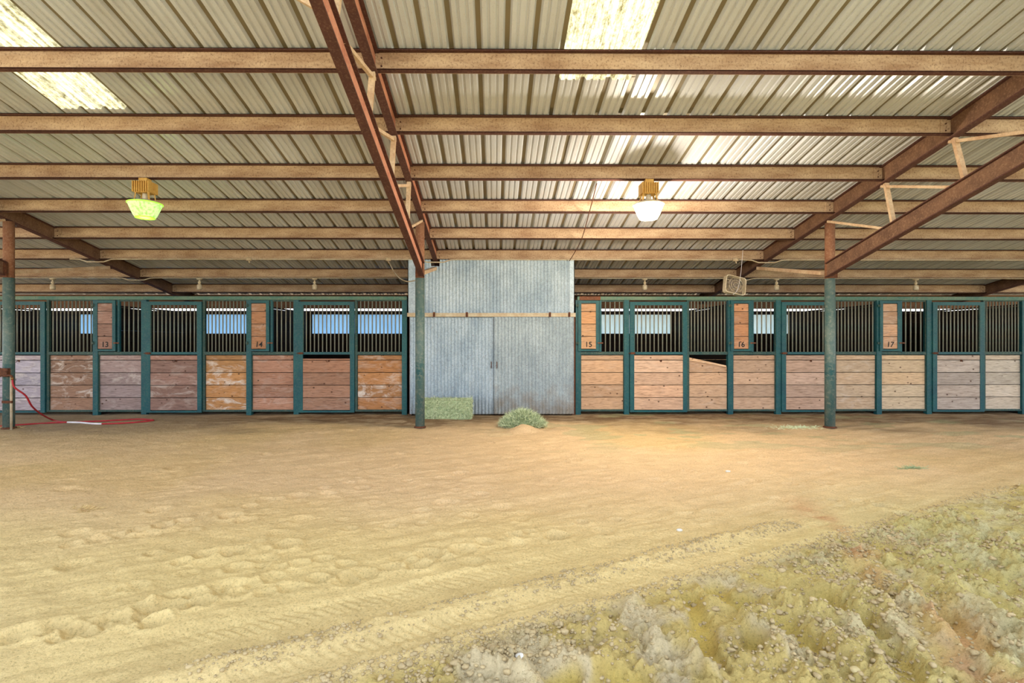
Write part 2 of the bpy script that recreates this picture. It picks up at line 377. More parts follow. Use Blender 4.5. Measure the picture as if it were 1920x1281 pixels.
def height(x, y):
    t = y*TD[0]-x*TD[1]; s = x*TD[0]+y*TD[1]
    near = sstep((12-y)/5)
    h = .03*(fbm(x*.7, y*.7, 3, 1)-.5)*near+.026*(fbm(x*3.1, y*3.1, 4, 2)-.5)*near+.016*(fbm(x*12, y*12, 4, 3)-.5)
    # drag marks along the way the tractor went
    h = h+.03*(fbm(s*.7, t*6, 3, 8)-.5)+.012*(fbm(s*1.1, t*22, 2, 9)-.5)*sstep((7-y)/3)
    cm = churn_mask(x, y)
    inner = sstep((y-.6)/.8)
    wx = x+.22*(fbm(x*1.3, y*1.3, 3, 21)-.5)+.10*(y-2.6)*.3; wy = y+.3*(fbm(x*1.3, y*1.3, 3, 22)-.5)
    rid = 1-np.abs(2*vnoise(wx*3.1, wy*.85, 31)-1)
    rid2 = 1-np.abs(2*vnoise(wx*5.0+3, wy*2.6, 32)-1)
    rightness = sstep((x-.2)/1.4)
    ca, fm = carved(x, y)
    ch = ca+.028*(rid**1.6)+.02*(rid2**1.5)+.045*(fbm(x*4.5, y*4.5, 4, 33)-.5)
    rough = 0
    for fq, am, sd_ in ((14, .016, 34), (30, .015, 35), (52, .013, 36), (80, .009, 38)):
        rough = rough+am*np.clip((vnoise(x*fq, y*fq, sd_)-.42)*2.4, 0, 1)**.7
    rough = rough*(.5+1.0*sstep((fbm(x*3.2, y*3.2, 3, 37)-.36)/.25))
    ch = ch+rough*(1-.85*fm)
    h = h+cm*inner*(ch-.055)
    # clod berm thrown up between the two wheel tracks
    wob = .04*(fbm(s*1.5, s*0+3, 2, 41)-.5)
    bm = np.exp(-((t-2.52-wob)/.07)**2)*sstep((s+.6)/.5)*sstep((4.2-s)/.8)
    h = h+bm*(.022+.03*(fbm(x*14, y*14, 3, 42)-.3))
    # tyre tread prints, two flattened strips with chevrons
    for tc, w in ((2.36, .11), (2.75, .15)):
        m = sstep((w-np.abs(t-tc-wob))/.03)*sstep((s+.5)/.5)*sstep((3.9-s)/.8)*(1-cm)*(fbm(s*1.6, t*3, 3, 47)*1.6)
        chev = np.sin(2*PI*(s*17+np.abs(t-tc)*15+.6*fbm(x*5, y*5, 2, 44)))
        h = h+m*(-.010+.003*np.clip(chev*1.6, -1, 1))
    for (px, py, r, dep) in prints:
        k = (np.abs(x-px) < r*3) & (np.abs(y-py) < r*3)
        if not k.any(): continue
        d = np.sqrt((x[k]-px)**2+((y[k]-py)*1.15)**2)/r
        h[k] += -dep*np.exp(-d**4)+dep*.35*np.exp(-((d-1.35)/.35)**2)
    # little heap of sand in front of the loose hay
    h = h+.10*np.exp(-(((x-hx)/.20)**2+((y-hy)/.14)**2))
    return h*sstep((13.2-y)/.8+.4)-.05*sstep((y-9.0)/.9)
hx, hy = PX(982, 8.05), 8.05
def hz(x, y): return float(height(np.array([float(x)]), np.array([float(y)]))[0])

def axis(segs):
    out = []
    for a, b, st in segs: out.extend(list(np.arange(a, b, st)))
    out.append(segs[-1][1]); return np.array(out)
xs = axis([(-40, -14, 2.0), (-14, -8, .2), (-8, -3.4, .04), (-3.4, -2.2, .014), (-2.2, 3.8, .0085), (3.8, 8, .04), (8, 14, .2), (14, 40, 2.0)])
ys = axis([(-32, -2, 2.0), (-2, 1.6, .1), (1.6, 3.6, .0075), (3.6, 4.2, .0105), (4.2, 5.6, .017), (5.6, 8.8, .03), (8.8, 10.6, .05), (10.6, 15, .3), (15, 34, 2.0)])
GX, GY = np.meshgrid(xs, ys)
gx, gy = GX.ravel(), GY.ravel()
gz = height(gx, gy)
nx, ny = len(xs), len(ys)
i = np.arange(nx-1)[None, :]+nx*np.arange(ny-1)[:, None]; i = i.ravel()
Fg = np.stack([i, i+1, i+1+nx, i+nx], 1)
def lin(r, g, b): return np.array(srgb(r, g, b)[:3])
def lerp(a, b, t): return a*(1-t[:, None])+b*t[:, None]
c = np.tile(lin(232, 200, 158), (len(gx), 1))
c = lerp(c, lin(226, 194, 144), sstep((fbm(gx*.5, gy*.5, 3, 51)-.4)/.3))
c = lerp(c, lin(234, 210, 148), sstep((4.6-gy+.8*fbm(gx*.8, gy*.8, 3, 52))/2.0)*.75)          # yellower soil toward the churned part
cm = churn_mask(gx, gy)
pale = sstep((fbm(gx*5, gy*5, 4, 53)-.42)/.2)
_, fmask = carved(gx, gy)
c = lerp(c, lin(206, 182, 114), cm*.9)
c = lerp(c, lin(214, 196, 160), cm*pale*(1-fmask)*.9)
c = lerp(c, lin(216, 190, 104), cm*fmask*.8)
green = sstep((gx-1.0+.9*(fbm(gx*1.2, gy*1.2, 3, 54)-.5))/2.4)*sstep((6.0-gy)/2.6)
c = lerp(c, lin(202, 196, 138), green*.55)
xsr = np.interp(gy, [1.8, 2.2, 2.5, 3.2, 4.3, 5], [2.05, 2.14, 2.26, 2.38, 2.6, 2.8])
rd = np.exp(-((gx-xsr+.16*(fbm(gx*3, gy*3, 3, 55)-.5))/.15)**2)*sstep((4.9-gy)/.9)*sstep((fbm(gx*4, gy*4, 4, 59)-.28)/.3)
c = lerp(c, lin(210, 158, 116), rd*.8)
lit = sstep((gy-7.9+1.8*(fbm(gx*.9, gy*1.5, 4, 56)-.5)+.04*np.abs(gx))/1.5)                                   # trodden bedding near the stalls
lc = lerp(np.tile(lin(126, 100, 76), (len(gx), 1)), lin(172, 150, 122), sstep((fbm(gx*4, gy*9, 4, 57)-.4)/.25))
lc = lerp(lc, lin(150, 142, 140), sstep((-4-gx)/3)*.5)
c = c*(1-lit[:, None]*.92)+lc*lit[:, None]*.92
hp = sstep((fbm(gx*1.4, gy*3.0, 4, 58)-.60)/.08)*sstep((gy-5.6)/2)*sstep((gx+1)/3)
c = lerp(c, lin(170, 176, 134), hp*.45)
c = lerp(c, lin(172, 150, 120), sstep((-3.2-gx+gy*.0)/3)*sstep((gy-6)/2)*.5)
soil_col = np.concatenate([c, np.ones((len(gx), 1))], 1)
floor = np_obj('floor', np.stack([gx, gy, gz], 1), Fg, 'soil', smooth=True, col=soil_col)
tag(floor, kind='structure')

# clods and stones
def ico(sub=1):
    import bmesh
    bm = bmesh.new(); bmesh.ops.create_icosphere(bm, subdivisions=sub, radius=1)
    V = np.array([v.co[:] for v in bm.verts]); Fc = np.array([[v.index for v in f.verts] for f in bm.faces]); bm.free()
    return V, Fc
IV, IF = ico(1); IV2, IF2 = ico(2); 
def clods():
    Vs, Fs = [], []; n = 0
    pts = []
    while len(pts) < 8000:
        y = random.uniform(1.9, 4.9); x = random.uniform(-1.6, 1.05*y+.2)
        t = y*TD[0]-x*TD[1]; s = x*TD[0]+y*TD[1]
        inch = t < 2.2; onb = abs(t-2.52) < .09 and s > -.3 and s < 3.8
        clump = vnoise(np.array([x*3.5]), np.array([y*3.5]), 61)[0]
        if inch and random.random() < (.10+1.8*max(0, clump-.5)): pts.append((x, y, random.choice([.003, .004, .005, .006, .007, .008, .010, .013])))
        elif onb and random.random() < clump: pts.append((x, y, random.choice([.003, .004, .005, .007, .010])))
        elif abs(t-2.22) < .05 and random.random() < .35+clump*.4: pts.append((x, y, random.choice([.003, .004, .005, .007, .010])))
    A = np.array(pts); zz = height(A[:, 0].copy(), A[:, 1].copy())
    for k in range(len(A)):
        r = A[k, 2]*random.uniform(.7, 1.3)
        V, Fc = (IV2, IF2) if r > .013 else (IV, IF)
        V = V*(1+.55*(RNG.random((len(V), 1))-.5))
        V = V*np.array([random.uniform(.8, 1.4), random.uniform(.8, 1.3), random.uniform(.55, .85)])*r
        a = random.uniform(0, 6.28); ca, sa = math.cos(a), math.sin(a)
        V = np.stack([V[:, 0]*ca-V[:, 1]*sa, V[:, 0]*sa+V[:, 1]*ca, V[:, 2]], 1)
        V = V+np.array([A[k, 0], A[k, 1], zz[k]+r*.25])
        Vs.append(V); Fs.append(Fc+n); n += len(V)
    return np.concatenate(Vs), np.concatenate(Fs)
cv, cf = clods()
tag(np_obj('dirt_clods', cv, cf, 'clod', smooth=True), 'small grey-tan dirt clods scattered over the churned soil', 'dirt clods', kind='stuff')
def stone(u, v, w, mat, label):
    y = F*EYE/(v-CY); x = PX(u, y)
    V = IV2*(1+.16*(RNG.random((len(IV2), 1))-.5))*np.array([w*.5, w*.38, w*.25])+np.array([x, y, hz(x, y)+w*.08])
    o = np_obj('stone', V, IF2, mat, smooth=True); tag(o, label, 'stone')
stone(1274, 995, .045, 'stone_white', 'white stone lying just above the upper clod ridge')
stone(1365, 884, .055, 'stone_white', 'small white stone alone on the smooth far sand')
stone(1606, 1270, .055, 'stone_tan', 'flat yellowish stone at the bottom edge of the churned soil')
stone(1248, 1082, .030, 'clod', 'dark grey pebble at the upper edge of the churned soil')
stone(975, 1236, .045, 'stone_white', 'rounded pale stone at the lower left of the churned soil')

# ------------------------------------------------------------------ roof
RIB, RX0 = .268, .652
def sheet(x_i0, x_i1, y0, y1, dz=0.0):
    """trapezoid ribbed sheet between rib x_i0 and rib x_i1"""
    prof = []; mats = []
    for k in range(x_i0, x_i1):
        X = RX0+k*RIB
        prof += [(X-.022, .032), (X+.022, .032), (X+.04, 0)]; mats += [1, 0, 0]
        for q in (.094, .174):
            prof += [(X+q-.017, 0), (X+q-.008, .013), (X+q+.008, .013), (X+q+.017, 0)]; mats += [0, 0, 0, 0]
        prof += [(X+RIB-.04, 0)]; mats += [0]
    X = RX0+x_i1*RIB
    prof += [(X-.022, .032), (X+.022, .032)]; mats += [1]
    V = [(x, y0, roof(y0)+z+dz) for x, z in prof]+[(x, y1, roof(y1)+z+dz) for x, z in prof]
    n = len(prof); Fc = [(j, j+1, n+j+1, n+j) for j in range(n-1)]
    return V, Fc, mats[:n-1]
KL, KR = -60, 57
def roof_obj(name, parts, mats, **kw):
    b = MB()
    for (a, e, y0, y1, dz) in parts:
        V, Fc, mm = sheet(a, e, y0, y1, dz)
        n0 = b.n; b.v += V; b.c += [(1, 1, 1, 0)]*len(V); b.n += len(V)
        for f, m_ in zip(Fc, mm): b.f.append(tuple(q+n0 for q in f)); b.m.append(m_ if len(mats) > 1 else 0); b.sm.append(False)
    o = b.build(name, mats); return o
ROOF0 = 1.0  # roof ended short above the view to let more daylight onto the foreground
SKY = [(-41, -38, 5.9), (-21, -18, 5.90), (0, 3, 5.43), (21, 24, 5.9)]  # first and last skylights are out of view, added for fill light
parts = []
k0 = KL
for (a, e, ye) in SKY:
    parts.append((k0, a, ROOF0, 6.0, .004)); k0 = e
parts.append((k0, KR, ROOF0, 6.0, .004))
parts.append((KL, 0, 5.86, 14.4, 0)); parts.append((0, 3, 5.36, 14.4, 0)); parts.append((3, KR, 5.86, 14.4, 0))
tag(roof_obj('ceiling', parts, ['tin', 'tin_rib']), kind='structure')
for i_, (a, e, ye) in enumerate(SKY):
    tag(roof_obj('window_%d' % (i_+1), [(a, e, ROOF0, ye, .006)], ['skylight']), kind='structure')

# purlins : C sections, mouth toward the viewer
def purlin(y, x0, x1, label):
    b = MB(); H = .205; zt = roof(y)-.004; D = .048; t = .006
    b.box((x0, y, zt-H), (x1, y+t, zt), 0)
    def flange(z, dzz):
        b.hexa([(x0, y-D, z+.1917*D), (x1, y-D, z+.1917*D), (x1, y, z), (x0, y, z), (x0, y-D, z+.1917*D+dzz), (x1, y-D, z+.1917*D+dzz), (x1, y, z+dzz), (x0, y, z+dzz)], 1)
    flange(zt-t, t); flange(zt-H, t)
    b.box((x0, y-D, zt-H+.1917*D), (x1, y-D+.004, zt-H+.1917*D+.011), 1)
    b.box((x0, y-D, zt+.1917*D-.016), (x1, y-D+.004, zt+.1917*D), 1)
    # clip plates bolted to the truss at either end
    for xe, sg in ((x0, 1), (x1, -1)):
        b.box((xe, y-.012, zt-H+.02), (xe+sg*.12, y-.001, zt-.02), 0)
        for zz in (.06, .14):
            b.tube([(xe+sg*.06, y-.02, zt-H+zz), (xe+sg*.06, y-.010, zt-H+zz)], .009, 6, 1)
    o = b.build('purlin', ['purlin_dust', 'flange'], loc=((x0+x1)/2, y, zt-H))
    tag(o, label, 'roof beam', 'steel purlins under the tin roof')
ORD = ['nearest', 'second nearest', 'third nearest', 'fourth nearest', 'fifth nearest', 'sixth nearest', 'seventh nearest', 'farthest']
for k, y in enumerate(PUR):
    g = .012
    def lab(where): return 'dusty rusted steel roof purlin, %s of the rows, %s' % (ORD[k], where)
    if k >= 4: purlin(y, -14.3, TRX[0]-g, lab('outside the left truss'))
    purlin(y, TRX[0]+g, TRX[1]-g, lab('between left and centre trusses'))
    purlin(y, TRX[1]+g, TRX[2]-g, lab('between centre and right trusses'))
    if k >= 1: purlin(y, TRX[2]+g, TRX[3]-g, lab('beyond the right truss'))
    if k == 7: purlin(y, TRX[3]+g, 14.9, lab('past the far right rafter'))

# ------------------------------------------------------------------ trusses
def ibeam(b, A, B, H, W, tf=.014, tw=.010):
    """A,B = (y,z) of the underside in the plane x; materials 0 web 1 flange"""
    (x, y0, z0), (_, y1, z1) = A, B
    def slab(xa, xb, za, zb, mi):
        b.hexa([(xa, y0, z0+za), (xb, y0, z0+za), (xb, y1, z1+za), (xa, y1, z1+za), (xa, y0, z0+zb), (xb, y0, z0+zb), (xb, y1, z1+zb), (xa, y1, z1+zb)], mi)
    slab(x-W/2, x+W/2, 0, tf, 1); slab(x-W/2, x+W/2, H-tf, H, 1); slab(x-tw/2, x+tw/2, tf, H-tf, 0)
def bot(y): return EYE+3.045-.245*y                          # underside of the bottom chord
def truss(x, label, web='oxide', y_end=13.6, short=False):
    t = empty('roof_truss', (x, 8.27, bot(8.27)), label, 'roof truss', 'steel trusses carrying the roof')
    b = MB(); ibeam(b, (x, .6, roof(.6)-.255), (x, y_end, roof(y_end)-.255), .25, .09); b.build('top_chord', [web, 'flange'], t)
    if short: return t
    b = MB(); ibeam(b, (x, .6, bot(.6)), (x, 8.22, bot(8.22)), .235, .085); b.build('bottom_chord', [web, 'flange'], t)
    def member(name, ya, yb, w=.055, h=.04):
        b = MB(); b.bar((x, ya, roof(ya)-.265), (x, yb, bot(yb)+.235), w, h, up=(0, 1, 0)); b.build(name, 'tan_tube', t)
    for ya in (2.85, 3.88, 4.90, 5.93, 6.98): member('web_post', ya, ya-.13)
    for ya, yb in ((3.98, 2.95), (4.98, 3.95), (6.0, 4.95), (7.06, 5.98), (8.2, 7.02)): member('web_diagonal', ya, yb, .035, .035)
    b = MB(); b.bar((x, 8.34, EYE+1.12), (x, 10.4, roof(10.4)-.28), .06, .06); b.build('end_strut', 'tan_tube', t)
    return t
truss(TRX[1], 'rust red steel truss landing on the post before the tin doors', 'oxide_web')
truss(TRX[2], 'rust brown steel truss on the right-hand support post', 'oxide')
truss(TRX[0], 'rust brown steel truss over the post with the hose tap', 'oxide')
truss(TRX[3], 'dark steel rafter above the farthest right stalls', 'oxide', short=True)
b = MB(); b.bar((TRX[1]-.05, 3.66, bot(3.66)+.21), (-2.12, 3.9, EYE+3.0-.02), .05, .05)
tag(b.build('knee_brace', 'tan_tube', loc=(TRX[1]-.05, 3.66, bot(3.66)+.21)), 'slanting tan steel brace joining the centre truss bottom chord to roof', 'brace')

# ------------------------------------------------------------------ support posts
def support_post(x, label):
    y = 8.27; z0 = hz(x, y)-.03; R = .076
    b = MB()
    zs = EYE+1.02
    b.tube([(x, y, z0), (x, y, zs)], R, 20, 0); b.tube([(x, y, zs), (x, y, roof(y)-.262)], R*.96, 20, 1)
    o = b.build('support_post', ['post_green', 'post_brown'], loc=(x, y, z0))
    tag(o, label, 'post', 'round steel posts in the aisle')
    q = MB(); q.box((x-.06, y-.1, bot(8.2)-.01), (x+.06, y-.075, bot(8.2)+.22)); q.build('gusset_plate', 'rust', o)
    q = MB(); q.lathe([(R*1.02, 0), (R*1.3, .004), (R*1.28, .02), (R*1.02, .03)], (x, y, z0+.03), 20); q.build('base_collar', 'rust', o)
    return o
PXC, PXR, PXL = PX(787.5, 8.27), PX(1556, 8.27), PX(16.5, 8.27)
support_post(PXC, 'teal steel post with rusty top standing before the tin doors')
support_post(PXR, 'teal steel post standing before stall 16 sliding door')
support_post(PXL, 'dark green steel post at the left edge carrying the tap')

# ------------------------------------------------------------------ stall fronts
ZT, ZM0, ZM1, ZB0, ZB1 = PZ(563, SY), PZ(665, SY), PZ(660.5, SY), PZ(771.5, SY), PZ(768, SY)
ZG = -.05
def planks(b, x0, x1, z0, z1, base, worn, y=SY+.01, th=.035, seed=0, top=None):
    """boards of one panel, laid horizontally"""
    rr = random.Random(seed); z = z0; hh = .247
    while z < z1-.005:
        zt = min(z+hh, z1); k = rr.uniform(.80, 1.14); w = rr.uniform(-.05, .05)
        col = (min(1, base[0]*k*(1+w)), min(1, base[1]*k), min(1, base[2]*k*(1-w)), max(0, worn*rr.uniform(.3, 1.3)))
        yo = rr.uniform(-.003, .003)
        if top is None or zt < min(top)-.02:
            b.box((x0, y+yo, z), (x1, y+th+yo, zt-.012), 0, col)
        else:
            za, zb = min(zt-.006, top[0]), min(zt-.006, top[1])
            za = max(za, z+.002); zb = max(zb, z+.002)
            b.hexa([(x0, y, z), (x1, y, z), (x1, y+th, z), (x0, y+th, z), (x0, y, za), (x1, y, zb), (x1, y+th, zb), (x0, y+th, za)], 0, col)
        z = zt
def wc(r, g, b_): return srgb(r, g, b_)[:3]
def bars(parent, x0, x1, z0, z1, n, y):
    first = None
    for k in range(n):
        x = x0+(x1-x0)*(k+1)/(n+1)
        if first is None:
            b = MB(); b.tube([(0, 0, z0-ZM1), (0, 0, z1-ZM1)], .0125, 8, 0)
            first = b.build('bar', 'bar', parent); first.location = Vector((x, y, ZM1))-wl(parent)
        else:
            c_ = first.copy(); COL.objects.link(c_); c_.parent = parent; c_.location = Vector((x, y, ZM1))-wl(parent)
def lower(t, x0, x1, base, worn, seed, zt=None, top=None, y=SY+.012):
    b = MB(); planks(b, x0, x1, ZB1, zt or ZM0-.004, base, worn, y=y, seed=seed, top=top)
    o = b.build('boards', 'wood', t, cols=True); return o
def frame_rect(b, x0, x1, z0, z1, w, y0, y1, mid=None, mi=0):
    b.box((x0, y0, z0), (x0+w, y1, z1), mi); b.box((x1-w, y0, z0), (x1, y1, z1), mi)
    b.box((x0+w, y0, z1-w*.8), (x1-w, y1, z1), mi); b.box((x0+w, y0, z0), (x1-w, y1, z0+.038), mi)
    if mid: b.box((x0+w, y0, mid-.045), (x1-w, y1, mid+.004), mi)
def feed_panel(uL, uR, num, base, worn, seed, label):
    """post | hatch with number + bars above, boards below | post"""
    x0, x1 = PX(uL, SY), PX(uR, SY)
    t = empty('hatch_bay', (x0, SY, 0), label, 'stall panel', 'fixed stall front panels with feed hatches')
    PW = .10
    for xx in (x0, x1-PW):
        b = MB(); b.box((xx, SY-.03, ZG-.03), (xx+PW, SY+.06, ZT))
        b.build('post', 'teal', t)
    a, e = x0+PW+.001, x1-PW-.001
    b = MB(); b.box((a, SY-.02, ZM0-.002), (e, SY+.04, ZM1+.008)); b.box((a, SY-.015, ZB0), (e, SY+.045, ZB1)); b.box((a, SY-.01, ZT-.03), (e, SY+.04, ZT)); b.box((a, SY-.012, ZB1), (a+.012, SY+.01, ZT)); b.box((e-.012, SY-.012, ZB1), (e, SY+.01, ZT)); b.build('frame', 'teal_dark', t)
    lower(t, a+.004, e-.004, base, worn, seed)
    hx1 = x0+.46
    hatch = MB(); hx0 = x0+.035; zb, zt = ZM1+.02, ZT-.012; yf = SY-.055; W = .062
    frame_rect(hatch, hx0+.01, hx1, zb, zt, W, yf, yf+.035)
    h = hatch.build('feed_hatch', 'teal', t)
    b = MB(); planks(b, hx0+.01+W, hx1-W, zb+.05, zt-.052, wc(*{13: (164, 128, 112), 14: (186, 138, 102), 15: (192, 150, 110), 16: (200, 148, 108), 17: (206, 166, 132)}[num]), .25, y=yf+.012, th=.018, seed=num)
    b.box((hx0+.01+W, yf+.031, zb+.045), (hx1-W, yf+.034, zt-.048), 0, (.08, .05, .035, 0))
    b.build('hatch_board', 'wood', h, cols=True)
    for zz in (zt-.12, zb+.14):
        b = MB(); b.box((hx0-.035, yf-.006, zz), (hx0+.03, yf, zz+.045)); b.tube([(hx0+.004, yf-.010, zz-.012), (hx0+.004, yf-.010, zz+.057)], .008, 8); b.build('hinge', 'teal_dark', h)
    b = MB(); b.box((hx1-.03, yf-.012, zb+.15), (hx1+.075, yf-.003, zb+.175)); b.tube([(hx1+.02, yf-.03, zb+.162), (hx1+.02, yf-.010, zb+.162)], .010, 8); b.build('latch', 'rail_rust', h)
    cu = bpy.data.curves.new('num', 'FONT'); cu.body = str(num); cu.size = .145; cu.extrude = .0008; cu.align_x = 'CENTER'; cu.offset = .0025; cu.shear = .12 if num in (14, 17) else 0
    tmp = bpy.data.objects.new('tmp', cu); COL.objects.link(tmp)
    me = bpy.data.meshes.new_from_object(tmp); bpy.data.objects.remove(tmp)
    me.materials.clear(); me.materials.append(M['black'])
    o = bpy.data.objects.new('numeral', me); COL.objects.link(o); o.parent = h; o.rotation_euler = (PI/2, 0, 0)
    o.location = Vector(((hx0+.01+hx1)/2, yf+.009, zb+.085))-wl(h)
    b = MB(); b.box((hx1+.012, SY-.02, ZM1), (hx1+.055, SY+.03, ZT)); b.build('mullion', 'teal', t)
    bars(t, hx1+.045, e+.01, ZM1, ZT, 4, SY+.01)
    return t
def hook(parent, x, z, y):
    b = MB(); b.tube([(x-.0, y, z), (x-.0, y-.03, z), (x-.01, y-.05, z-.02), (x-.03, y-.055, z-.02), (x-.045, y-.05, z+.005)], .006, 6)
    b.box((x-.015, y-.004, z-.02), (x+.015, y+.004, z+.02)); b.build('hook', 'rust', parent)
def door(uL, uR, base, worn, seed, label, zt=None, hk=True):
    x0, x1 = PX(uL, SY), PX(uR, SY); yf = SY-.05
    t = empty('stall_door', (x0, SY, 0), label, 'stall door', 'sliding stall doors with bar grilles')
    b = MB(); frame_rect(b, x0, x1, ZB0-.012, ZT-.035, .085, yf, yf+.04, mid=ZM1); b.box((x0+.085, yf+.002, ZM1), (x0+.10, yf+.03, ZT-.09), 1); b.box((x1-.10, yf+.002, ZM1), (x1-.085, yf+.03, ZT-.09), 1)
    b.build('frame', ['teal', 'teal_dark'], t)
    lower(t, x0+.086, x1-.086, base, worn, seed, zt=zt, y=yf+.008)
    bars(t, x0+.07, x1-.07, ZM1, ZT-.1, 11, yf+.02)
    b = MB(); b.box((x0+.01, yf-.02, ZM1-.04), (x0+.09, yf-.002, ZM1+.0)); b.tube([(x0-.03, yf-.012, ZM1-.02), (x0+.11, yf-.012, ZM1-.02)], .008, 8); b.build('latch', 'rust', t)
    if hk: hook(t, (x0+x1)/2+.05, ZM0-.12, yf+.004)
    return t
def grille(uL, uR, base, worn, seed, label, endpost=False, broken=False):
    x0, x1 = PX(uL, SY), PX(uR, SY)
    t = empty('grille_panel', (x0, SY, 0), label, 'stall panel', 'fixed stall front panels with full bar grilles')
    b = MB()
    b.box((x0, SY-.02, ZB0), (x0+.045, SY+.04, ZT)); b.box((x0+.045, SY-.02, ZM0-.002), (x1, SY+.04, ZM1+.008)); b.box((x0+.045, SY-.015, ZB0), (x1, SY+.045, ZB1)); b.box((x0+.045, SY-.01, ZT-.02), (x1, SY+.04, ZT))
    b.build('frame', 'teal_dark', t)
    if broken:
        za, zb = PZ(675, SY), PZ(688, SY)
        lower(t, x0+.05, x1-.004, base, worn, seed, top=(za, zb))
        q = MB(); q.hexa([(x0+.05, SY-.004, PZ(676, SY)), (x1-.03, SY-.02, PZ(688.5, SY)), (x1-.03, SY+.005, PZ(688.5, SY)), (x0+.05, SY+.01, PZ(676, SY)),
                          (x0+.05, SY-.004, PZ(670.5, SY)), (x1-.03, SY-.02, PZ(685.5, SY)), (x1-.03, SY+.005, PZ(685.5, SY)), (x0+.05, SY+.01, PZ(670.5, SY))], 0, (*wc(226, 190, 150), .3))
        tag(q.build('loose_board', 'wood', t, cols=True), 'pale loose board sagging to the right')
    else: lower(t, x0+.05, x1-.004, base, worn, seed)
    bars(t, x0+.03, x1+.02, ZM1, ZT, 11, SY+.01)
    if endpost:
        b = MB(); b.box((x1, SY-.03, ZG-.03), (x1+.10, SY+.06, ZT-.002)); b.build('post', 'teal', t)
    return t
def xo(u): return u
# left run
door(-18, 88, wc(184, 176, 186), .5, 1, 'teal barred stall door with pale grey boards behind the hose post', hk=True)
grille(89, 175.7, wc(150, 120, 100), .8, 2, 'barred stall panel with brown and white worn boards left of number 13')
feed_panel(176, 276, 13, wc(166, 146, 142), .4, 3, 'stall panel with small hatch numbered 13 over grey boards')
door(276.5, 380.5, wc(158, 124, 110), .35, 4, 'teal barred sliding door of stall 13 with weathered mauve-brown boards')
grille(381, 462.6, wc(190, 142, 92), .9, 5, 'barred stall panel with golden, white-gnawed boards left of number 14')
feed_panel(463, 561, 14, wc(180, 136, 112), .3, 6, 'stall panel with small hatch numbered 14 over pinkish boards')
door(561.3, 665.5, wc(176, 134, 108), .2, 7, 'teal barred sliding door of stall 14 with dark gap above its boards', zt=PZ(671.5, SY))
grille(666, 754, wc(190, 138, 90), .7, 8, 'barred stall panel with orange-brown boards beside the tin room', endpost=True)
# right run
feed_panel(1079, 1179, 15, wc(206, 170, 134), .15, 9, 'stall panel with hatch numbered 15 next to the tin room')
door(1180, 1287, wc(210, 176, 146), .1, 10, 'teal barred sliding door of stall 15 with tan boards')
grille(1287.4, 1363.5, wc(208, 176, 144), .2, 11, 'barred stall panel with broken top board beside stall 15 door', broken=True)
feed_panel(1364, 1463, 16, wc(206, 176, 148), .1, 12, 'stall panel with hatch numbered 16 near the box fan')
door(1463.4, 1562, wc(202, 172, 150), .1, 13, 'teal barred sliding door of stall 16 behind the right support post')
grille(1562.5, 1641.5, wc(216, 190, 158), .3, 14, 'barred stall panel with pale knotty boards right of the support post')
feed_panel(1642, 1745, 17, wc(210, 186, 152), .1, 15, 'stall panel with hatch numbered 17 over knotty boards')
door(1745.4, 1841.6, wc(196, 182, 168), .2, 16, 'teal barred sliding door of stall 17 with greyish boards')
grille(1842, 1914, wc(212, 200, 180), .2, 17, 'barred stall panel with pale boards at the right edge', endpost=True)

def top_rail(u0, u1, label, rust=None):
    x0, x1 = PX(u0, SY), PX(u1, SY); z0, z1 = ZT+.001, PZ(556.8, SY)
    b = MB(); b.box((x0, SY-.045, z0), (x1, SY+.07, z1)); b.box((x0, SY-.05, z1-.008), (x1, SY+.075, z1+.004))
    if rust: b.box((PX(rust[0], SY), SY-.052, z0-.002), (PX(rust[1], SY), SY+.08, z1+.006), 1)
    o = b.build('top_rail', ['teal_rail', 'rail_rust'], loc=(x0, SY, z0)); tag(o, label, 'rail')
top_rail(-100, 763.5, 'long teal steel rail capping the stall fronts left of the tin room')
top_rail(1082, 1955, 'long teal steel rail with rusty end capping the right stall fronts', (1086, 1125))

# stall dividers, back wall
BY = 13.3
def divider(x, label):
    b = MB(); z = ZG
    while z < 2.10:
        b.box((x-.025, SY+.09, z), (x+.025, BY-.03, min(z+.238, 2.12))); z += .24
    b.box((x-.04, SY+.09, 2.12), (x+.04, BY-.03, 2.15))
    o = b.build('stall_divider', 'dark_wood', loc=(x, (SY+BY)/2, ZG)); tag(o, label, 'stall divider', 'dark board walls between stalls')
for u, l in ((-97, 'dark board divider at the left end of the unnumbered left stall'), (181, 'dark board divider on the left of stall 13'), (468, 'dark board divider between stalls 13 and 14'), (758, 'dark board divider between stall 14 and the tin room'),
             (1085, 'dark board divider between the tin room and stall 15'), (1369, 'dark board divider between stalls 15 and 16'), (1647, 'dark board divider between stalls 16 and 17'), (1920, 'dark board divider on the right of stall 17')):
    divider(PX(u, SY), l)
b = MB()
XA, XB = -14.5, 15.0
pan = [(385, 572, 'blue'), (585, 775, 'blue'), (150, 345, 'blue'), (1030, 1257, 'pale'), (1290, 1478, 'pale')]
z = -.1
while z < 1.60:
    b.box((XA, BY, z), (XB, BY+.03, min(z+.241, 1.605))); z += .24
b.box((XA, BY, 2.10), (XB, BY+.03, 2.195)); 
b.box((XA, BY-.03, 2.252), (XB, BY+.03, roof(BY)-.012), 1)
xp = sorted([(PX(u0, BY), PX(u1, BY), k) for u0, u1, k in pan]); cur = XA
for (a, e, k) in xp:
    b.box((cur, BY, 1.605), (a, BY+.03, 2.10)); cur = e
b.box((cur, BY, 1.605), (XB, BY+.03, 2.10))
tag(b.build('wall_back', ['dark_wood', 'girt_wood']), kind='structure')
